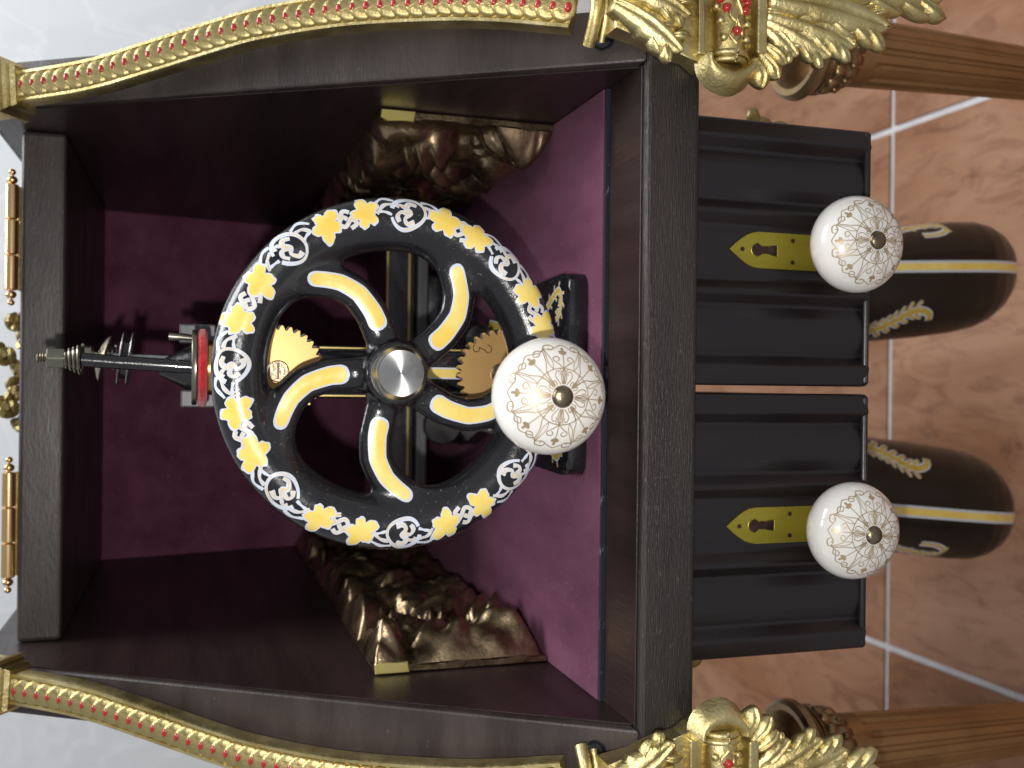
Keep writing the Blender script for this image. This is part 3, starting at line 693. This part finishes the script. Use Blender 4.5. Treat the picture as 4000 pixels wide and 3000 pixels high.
# ================================================================== GILDED RAILS AND CORNER LEAVES
nrm = Vector((0, -26.5, 17.0)).normalized(); slp = Vector((0, 17.0, 26.5)).normalized()
def slope_pt(h, z, out):
    y = 39+(z+18)*(17/26.5); return Vector((h, y, z))+nrm*out
HZ = np.array([(-15.5, 15.85), (-13, 16.35), (-10.6, 16.6), (-6.9, 16.7), (-3.7, 16.45), (-1.8, 16.1), (1.3, 15.35), (4.1, 14.75), (7.4, 14.45)])
def leafmesh(p0, p1, p2, wid, dome, yb, ycurl=0.0, sx=1, notch=.12, nu=26, nv=13, ph=0.0, thick=.45):
    """cast acanthus lobe: quadratic spine in (h, z), domed towards the viewer, veined, with a closed back"""
    P0, P1, P2 = (np.array(p, float) for p in (p0, p1, p2))
    F_, Bk = [], []
    for i in range(nu):
        u = i/(nu-1); c = (1-u)**2*P0+2*u*(1-u)*P1+u*u*P2; t = 2*(1-u)*(P1-P0)+2*u*(P2-P1); t /= np.linalg.norm(t)+1e-9
        s = np.array([-t[1], t[0]])
        ww = wid*(.5+.5*math.sin(pi*.5*min(1, u/.6)))*(max(0., 1-max(0., (u-.58)/.42)**2.0)**.55+.015)*(1-2.6*notch*((u*4.2+ph) % 1.0)*(u > .25)*(u < .97))
        for j in range(nv):
            q = -1+2*j/(nv-1)
            pos = c+s*ww*q
            e = math.sqrt(max(0, 1-q*q))
            y = yb-dome*(.35+.65*math.sin(pi*min(1, u*.9+.1)))*e**.8 - ycurl*u*u
            y += dome*.38*math.exp(-(q/.16)**2)*(1-u*.6)+.05*math.cos(q*11)*(1-abs(q))
            F_.append((CX+sx*pos[0], y, pos[1])); Bk.append((CX+sx*pos[0], yb-ycurl*u*u*.8+thick*(1-.7*u), pos[1]))
    n = nu*nv; v = F_+Bk; f = []
    for i in range(nu-1):
        for j in range(nv-1):
            a = i*nv+j; f.append([a, a+1, a+nv+1, a+nv]); f.append([n+a, n+a+nv, n+a+nv+1, n+a+1])
    bd = [j for j in range(nv)]+[i*nv+nv-1 for i in range(1, nu)]+[(nu-1)*nv+j for j in range(nv-2, -1, -1)]+[i*nv for i in range(nu-2, 0, -1)]
    for k in range(len(bd)):
        a, b = bd[k], bd[(k+1) % len(bd)]; f.append([a, b, b+n, a+n])
    return v, f
# one cast coin-shaped scale and one bead, shared by all the rails
def disc_geo():
    rows = []; prof = [(.02, .13), (.22, .13), (.40, .12), (.50, .08), (.56, .0), (.57, -.14), (.52, -.25)]
    for r, h in prof: rows.append([(r*math.cos(2*pi*j/20)*1.0, r*math.sin(2*pi*j/20)*1.0, h) for j in range(20)])
    return rings(rows)
def origin_mesh(name, geo, m): return mesh_data(name, [(geo[0], geo[1], m)], (0, 0, 0), True, 60)
scale_me = origin_mesh('scale', disc_geo(), 'gold'); bead_me = origin_mesh('bead', sphere((0, 0, 0), .195, 12, 8, (1.15, .8, .8)), 'red')
berry_me = origin_mesh('berry', sphere((0, 0, 0), .19, 14, 10), 'red'); gberry_me = origin_mesh('gilt_berry', sphere((0, 0, 0), .17, 12, 8), 'gold')
for sx, word in ((1, 'right'), (-1, 'left')):
    rail = thing('gilded_rail', 'gilded curved rail with red beads and leaf corner at the %s front of the cabinet' % word, 'bracket', (CX+sx*16, 38.5, -22), 'gilded rails on the cabinet front')
    zz = np.linspace(-15.5, 7.3, 60); hh = np.interp(zz, HZ[:, 0], HZ[:, 1])
    cs = smooth_curve([(b, a) for a, b in HZ], 80); 
    path = [slope_pt(CX+sx*a, b, 1.25) for a, b in cs]
    rows = []; frames = []
    for i, p in enumerate(path):
        t = (path[min(i+1, len(path)-1)]-path[max(i-1, 0)]).normalized(); s = t.cross(nrm).normalized(); q = s.cross(t)
        frames.append((p, t, s, q))
        k = .80+.07*math.exp(-((i/len(path)-.1)/.2)**2)
        rows.append([tuple(p+s*a*k+q*b) for a, b in ((-.98, -.62), (-.98, .10), (-.90, .22), (-.74, .22), (-.66, .08), (.66, .08), (.74, .22), (.90, .22), (.98, .10), (.98, -.62))])
    part('rail_bar', rings(rows), 'gold', rail, sharp=35)
    tot = [0]
    for i in range(1, len(path)): tot.append(tot[-1]+(path[i]-path[i-1]).length)
    step = .64; k = .35
    while k < tot[-1]-.1:
        i = min(len(path)-2, int(np.searchsorted(tot, k))-1); i = max(i, 0); u = (k-tot[i])/(tot[i+1]-tot[i])
        p = path[i].lerp(path[i+1], u); _, t, s, q = frames[i]
        R = Matrix((s, t, q)).transposed()
        R2 = R @ Matrix.Rotation(math.radians(20+random.uniform(-2, 2)), 3, 'X')
        if R.determinant() < 0: R = Matrix((-s, t, q)).transposed(); R2 = R @ Matrix.Rotation(math.radians(20+random.uniform(-2, 2)), 3, 'X')
        piece('scale', scale_me, rail, tuple(p+q*.20), R2, (1.03+random.uniform(-.02, .02),)*3)
        piece('bead', bead_me, rail, tuple(p+q*.355-t*.24), R)
        k += step
    # moulded block at the head of the rail
    pt, tt, ss, qq = frames[-1]
    def blockrow(hw, d0, d1, h): 
        c = pt+tt*h
        return [tuple(c+ss*a*hw+qq*b) for a, b in ((-1, d0), (-1, d1), (1, d1), (1, d0))]
    part('head_moulding', rings([blockrow(.95, -.9, .45, -.2), blockrow(1.05, -.95, .6, -.02), blockrow(1.02, -.95, .58, .10), blockrow(1.1, -.95, .66, .14), blockrow(1.18, -1.0, .75, .30), blockrow(1.36, -1.05, .98, .36), blockrow(1.38, -1.05, 1.0, .58), blockrow(1.2, -1.0, .8, .72), blockrow(1.08, -1.0, .70, .85), blockrow(1.08, -1.0, .70, 3.6)]), 'gold', rail, smooth=False)
    for b in (-1, 1):
        for dz in (1.25, 2.3):
            c = pt+tt*dz
            rt_ = [(0, 0), (b*.25, .3), (b*.62, .42), (b*.72, .1), (b*.45, -.15)]
            cu = smooth_curve(rt_, 20)
            part('petal', tube([tuple(c+ss*x+tt*y+qq*.72) for x, y in cu], .13, 8), 'gold', rail)
    # ring collar between rail and leaves
    zc = -15.55
    def onboard(h, z, y): return (CX+sx*h, y, z)
    c0 = slope_pt(CX+sx*15.85, zc, 1.3)
    part('collar', join(tube([(CX+sx*h, c0.y-.35+.06*(h-15.9)**2-.55*math.cos((h-15.9)*1.3), zc+.05) for h in np.linspace(14.45, 17.4, 14)], .26, 12),
                        tube([(CX+sx*h, c0.y-.25-.45*math.cos((h-15.9)*1.3), zc-.45) for h in np.linspace(14.6, 17.2, 12)], .16, 10)), 'gold', rail)
    # backing plate under the leaves
    bp = [(14.7, -16.0), (14.5, -17.2), (14.0, -18.6), (13.9, -19.4), (13.55, -19.9), (13.3, -21.2), (13.6, -22.3), (14.9, -22.7), (14.9, -24.6), (15.6, -26.6), (16.9, -28.9), (19.5, -28), (19.5, -16.0)]
    part('backing_plate', prism([(CX+sx*a, b) for a, b in bp], 'y', 37.75, 38.9, .12, 2, 'a0'), 'gold_wear' if False else 'gold', rail, smooth=False)
    # leaf rising under the collar
    def acanthus(p0, p1, p2, wd, dm, yb, cu, ph):
        part('leaf_lobe', leafmesh(p0, p1, p2, wd, dm, yb, cu, sx, .07, ph=ph), 'gold', rail, sharp=None)
        P0, P1, P2 = (np.array(p, float) for p in (p0, p1, p2)); ln = np.linalg.norm(P2-P0)
        for u, k in (((.45, .30), (.66, .27), (.82, .18)) if wd > .7 else ((.55, .30), (.78, .20))):
            c = (1-u)**2*P0+2*u*(1-u)*P1+u*u*P2; t = 2*(1-u)*(P1-P0)+2*u*(P2-P1); t /= np.linalg.norm(t); n_ = np.array([-t[1], t[0]])
            for sd in (-1, 1):
                q0 = c+n_*sd*wd*.25; q1 = q0+t*ln*k*.5+n_*sd*wd*.55; q2 = q0+t*ln*k+n_*sd*wd*(.80+random.uniform(-.08, .08))
                part('leaflet', leafmesh(q0, q1, q2, wd*.36, dm*.75, yb-cu*u*u*.9-.06, .12, sx, 0, nu=14, nv=9, thick=.3), 'gold', rail, sharp=None)
    for arg in (((15.6, -15.8), (15.0, -17.2), (13.75, -18.55), .66, .50, 37.6, .55, 0), ((16.1, -15.8), (16.1, -17.4), (15.2, -18.9), .6, .5, 37.45, .4, 2), ((16.8, -15.8), (17.2, -17.4), (17.3, -18.9), .7, .5, 37.4, .4, 3)):
        acanthus(*arg)
    # horizontal jewelled tongue
    rows = []
    for h in (13.75, 13.85, 14.1, 15.0, 16.0, 17.0, 18.5):
        r = .72 if h > 13.9 else .55+.7*(h-13.75)
        rows.append([(CX+sx*h, 37.75-1.05*r*math.sin(a), -20.95+1.02*r*math.cos(a)) for a in np.linspace(0, pi, 14)])
    part('tongue', rings(rows, False), 'gold', rail, sharp=None)
    part('tongue_ring', join(*[tube([(CX+sx*h, 37.75-(.78+e)*math.sin(a), -20.95+(.78+e)*math.cos(a)) for a in np.linspace(.05, pi-.05, 18)], .13, 10) for h, e in ((14.02, .02), (13.78, -.08))]), 'gold', rail)
    for a, b in ((14.35, .0), (15.2, 0)):      # pointed petals in low relief on the tongue
        for s in (-1, 1):
            cu = smooth_curve([(a, 0), (a+.35, s*.28), (a+.8, s*.1), (a+1.0, 0)], 20)
            part('petal', tube([(CX+sx*x, 37.72-math.sqrt(max(.01, .60-z*z)), -20.95+z) for x, z in cu], .06, 6), 'gold', rail)
    for h, z in ((14.85, 0), (15.78, .42), (15.74, -.42), (16.25, .17), (16.22, -.20), (16.18, .62), (16.16, -.62), (16.62, .38), (16.62, -.36)):
        piece('berry', berry_me, rail, (CX+sx*h, 37.68-math.sqrt(max(.05, .62-z*z)), -20.95+z))
    for h, z in ((15.3, .6), (15.25, -.6), (14.6, .5), (14.6, -.52), (15.9, .7), (15.9, -.72)):
        piece('gilt_berry', gberry_me, rail, (CX+sx*h, 37.68-math.sqrt(max(.03, .60-z*z)), -20.95+z))
    part('flat_strip', join(box(min(CX+sx*13.9, CX+sx*19), max(CX+sx*13.9, CX+sx*19), 37.35, 37.8, -19.75, -19.45, .06), box(min(CX+sx*14.1, CX+sx*19), max(CX+sx*14.1, CX+sx*19), 37.0, 37.8, -22.42, -21.95, .08)), 'gold', rail, smooth=False)
    # curled shell at the tongue's end
    rows = []
    for a in np.linspace(-.1, pi+.1, 18):
        lob = 1+.07*abs(math.sin(2.5*a))
        rows.append([(CX+sx*(13.85-(.15+1.15*t*lob)*math.sin(a)), 37.6-.55*math.sin(pi*t*.9)-.25*t+.55*t*t, -20.95+(.75+.55*t*lob)*math.cos(a)) for t in np.linspace(0, 1, 10)])
    part('shell_scroll', (lambda g: join(g, ([(x, y+.35, z) for x, y, z in g[0]], g[1])))(rings(rows, False, (False, False))), 'gold', rail, sharp=None)
    for p0, p1, p2, wd, dm, yb in (((13.9, -22.0), (13.3, -22.4), (12.75, -22.3), .42, .5, 37.5), ((14.2, -22.2), (13.6, -22.8), (13.15, -23.0), .36, .4, 37.3), ((14.5, -22.4), (14.1, -23.0), (13.75, -23.3), .3, .35, 37.2)):
        part('leaf_lobe', leafmesh(p0, p1, p2, wd, dm, yb, .1, sx, .0), 'gold', rail, sharp=None)
    # big acanthus leaf hanging below
    for arg in (((15.6, -22.4), (15.0, -23.2), (14.25, -24.0), .50, .40, 37.6, .3, 0), ((15.8, -22.4), (15.3, -24.0), (14.25, -25.4), .62, .45, 37.5, .5, .3),
                ((15.9, -22.5), (15.8, -24.6), (14.75, -26.5), .72, .5, 37.38, .55, .1), ((16.5, -22.5), (16.4, -25.4), (15.6, -27.9), .90, .55, 37.15, .65, .6), ((17.4, -22.5), (17.5, -26.8), (17.15, -30.5), 1.0, .65, 36.9, .7, .2), ((18.8, -22.5), (19.4, -25.8), (19.8, -28.8), .95, .55, 37.2, .6, .8)):
        acanthus(*arg)
    # ---- leg column behind the corner leaves
    lx = -.7+sx*19.85
    leg = thing('column_leg', 'coppery fluted column leg with ringed capital at the %s' % word, 'table leg', (lx, 50, FZ), 'fluted legs')
    def flute(r, h, a): 
        if h > -36.2 or h < -74: return r
        k = min(1, (-36.2-h)/.5); return r-.17*k*max(0, math.cos(a*14))**.5 if math.cos(a*14) > 0 else r
    zs = [-35.0, -35.6, -36.1, -36.2]+list(np.linspace(-36.3, -36.9, 8))+[-38]+list(np.linspace(-39, -74, 14))+[-74.2]
    part('fluted_shaft', lathe([(1.90-(-36.6-z)*.032 if z > -50 else 1.44-(-50-z)*.012, z) for z in zs], (lx, 50, 0), 'z', 224, rfun=flute), 'leg', leg, sharp=45)
    part('plinth', lathe([(1.3, -74.2), (1.9, -74.6), (2.1, -75.2), (1.7, -75.6), (2.3, -76), (2.5, -77), (2.5, FZ)], (lx, 50, 0), 'z', 40), 'leg', leg)
    pr = [(.3, -34.8), (1.72, -34.7), (1.98, -32.6), (2.4, -32.0), (2.75, -31.95), (2.98, -32.15), (3.02, -32.5), (2.85, -32.75), (2.62, -32.85), (2.60, -33.0), (2.7, -33.12), (2.62, -33.3), (2.42, -33.4), (2.36, -33.6)]
    part('capital', lathe(pr, (lx, 50, 0), 'z', 56), 'capital', leg)
    part('capital_leaves', lathe([(2.3, -33.5), (2.5, -33.65), (2.45, -34.0), (2.2, -34.25), (2.3, -34.5), (2.3, -34.8), (2.1, -35.05), (2.0, -35.15), (1.95, -35.3)], (lx, 50, 0), 'z', 144, rfun=lambda r, h, a: r*(1+.05*(abs(math.cos(a*9+(.5 if h < -34.3 else 0)))-.5)*2)), 'capital', leg, sharp=None)
    for k in range(14):
        a = 2*pi*k/14
        piece('capital_bead', bpy.data.meshes.get('capital_bead') or origin_mesh('capital_bead', sphere((0, 0, 0), .22, 10, 8), 'capital'), leg, (lx+2.25*math.cos(a), 50+2.25*math.sin(a), -34.62))
    # ---- gilt side ornament, seen past the drawer's outer edge
    so = thing('gilt_side_ornament', 'dull gold leaf ornament peeping out beside the %s drawer' % word, 'ornament', (CX+sx*13, 45, -24), 'gilt ornaments beside the drawers')
    part('strip', box(min(sx*12.0-.1, sx*12.75-.1), max(sx*12.0-.1, sx*12.75-.1), 44.8, 45.6, -26.0 if sx > 0 else -29.5, -20.5, .1), 'oldgold', so)
    xx = 12.9 if sx > 0 else -13.3
    if sx > 0:
        part('leaf_tip', join(sphere((12.9, 45.2, -26.9), .75, 14, 10, (.9, .6, 1.2)), sphere((13.35, 45.0, -26.5), .42, 12, 8, (1.3, .6, .9)), sphere((12.9, 45.0, -28.0), .5, 12, 8, (.9, .6, 1.2))), 'oldgold', so)
    else:
        part('leaf_tip', join(sphere((-12.9, 45.2, -22.6), .95, 14, 10, (.75, .6, 1.7)), sphere((-13.3, 45.0, -23.3), .6, 12, 8, (.8, .6, 1.2)), sphere((-12.6, 45.0, -26.0), .4, 12, 8, (.8, .6, 2.5))), 'oldgold', so)
    # ---- rear gilt bracket, a glimpse between side panel and rail
    rb = thing('rear_gilt_bracket', 'sliver of gilded moulding behind the %s side panel' % word, 'bracket', (CX+sx*27, 78, -32), 'rear gilded mouldings')
    part('moulded_post', lathe([(1.2, -14.3), (1.7, -14.4), (1.8, -14.9), (1.5, -15.3), (1.75, -15.8), (1.4, -16.3), (1.7, -17), (1.3, -17.6), (1.5, -18.5), (1.3, -30), (1.3, -32)], (CX+sx*27.4, 78, 0), 'z', 24), 'gold', rb)

# ================================================================== BLACK ROUNDED PENDANTS UNDER THE DRAWERS
def pendant(sgn, x52, label):
    pd = thing('pendant', label, 'pendant', (x52, 65, -61), 'rounded black pendants below the drawers')
    cy = 65.0
    ZZ = np.array([-29.55, -33, -38, -43, -47.7, -52, -55, -56.9, -58.1, -59.3, -60.1, -60.6, -60.9, -60.98]); WW = np.array([1.6, 1.8, 2.8, 3.8, 4.12, 4.25, 4.25, 4.1, 3.78, 3.15, 2.45, 1.7, .85, .05])
    DD = np.array([1.5, 1.7, 2.4, 3.2, 3.5, 3.6, 3.55, 3.35, 3.0, 2.45, 1.9, 1.3, .65, .05])
    zs = np.interp(np.linspace(0, 1, 66), np.linspace(0, 1, len(ZZ)), ZZ)
    def hw(z): return np.interp(-z, -ZZ, WW)
    def dp(z): return np.interp(-z, -ZZ, DD)
    def xc(z): return x52-sgn*.135*(np.maximum(-61, np.minimum(z, -43))+52)
    e = 2.2
    rows = []
    for z in zs:
        ring = []
        for j in range(72):
            a = 2*pi*j/72; ca, sa = math.cos(a), math.sin(a)
            ring.append((xc(z)+hw(z)*math.copysign(abs(ca)**(2/e), ca), cy+dp(z)*math.copysign(abs(sa)**(2/e), sa), z))
        rows.append(ring)
    part('shell', rings(rows), 'pod', pd, sharp=None)
    def S(lift):
        def q(u, v):
            u = np.asarray(u); v = np.asarray(v); h_ = hw(v); t = np.clip(np.abs((u-xc(v))/np.maximum(h_, .05)), 0, .985)
            return np.stack([xc(v)+np.sign(u-xc(v))*t*h_, cy-dp(v)*(1-t**e)**(1/e)-lift, v], 1)
        return q
    sl = .5 if sgn > 0 else .95
    line = [(sgn*(8.68+sl*(-47.9-z)/10.4), z) for z in np.linspace(-42, -60.3, 70)]
    part('stripe', [(*stroke(line, .86, S(.03), .25), 'white'), (*stroke(line, .52, S(.05), .25), 'yellow')], None, pd, sharp=None, recalc=False)
    dx = x52-sgn*8.1
    def frond(cur, w0, w1, n0, n1, ln, mt='oldyellow'):
        g = [(*stroke(cur, lambda t: w0-(w0-w1)*t+.20, S(.03), .15), 'white'), (*stroke(cur, lambda t: w0-(w0-w1)*t, S(.05), .15), mt)]
        for k in range(n0, n1, 5):
            p = cur[k]; tn = cur[k+1]-cur[k-1]; tn /= np.linalg.norm(tn)
            for s_ in (-1, 1):
                nn = np.array([-tn[1], tn[0]])*s_; q = smooth_curve([p, p+nn*ln*.6+tn*.2, p+nn*ln+tn*ln], 12)
                g.append((*stroke(q, .30, S(.025), .12, True), 'white')); g.append((*stroke(q, .19, S(.045), .12, True), mt))
        return g
    cur = smooth_curve([(sgn*a+dx*.6, b) for a, b in ((3.95, -45.6), (4.15, -46.8), (4.5, -47.7), (5.0, -48.6), (5.5, -49.5), (5.65, -50.4), (5.4, -51.15), (5.0, -51.3))], 56)
    part('painted_scroll', frond(cur, .34, .40, 5, 40, .62), None, pd, sharp=None, recalc=False)
    out = smooth_curve([(sgn*a+dx*.6, b) for a, b in ((11.3, -48.2), (11.75, -50.2), (12.1, -51.8), (12.15, -53.1), (11.75, -53.2), (11.35, -52.2), (11.2, -51.0))], 50)
    part('painted_scroll', frond(out, .20, .18, 4, 34, .28), None, pd, sharp=None, recalc=False)
pendant(1, 8.1, 'rounded black pendant with yellow stripe hanging below the right drawer')
pendant(-1, -8.3, 'rounded black pendant with yellow stripe hanging below the left drawer')
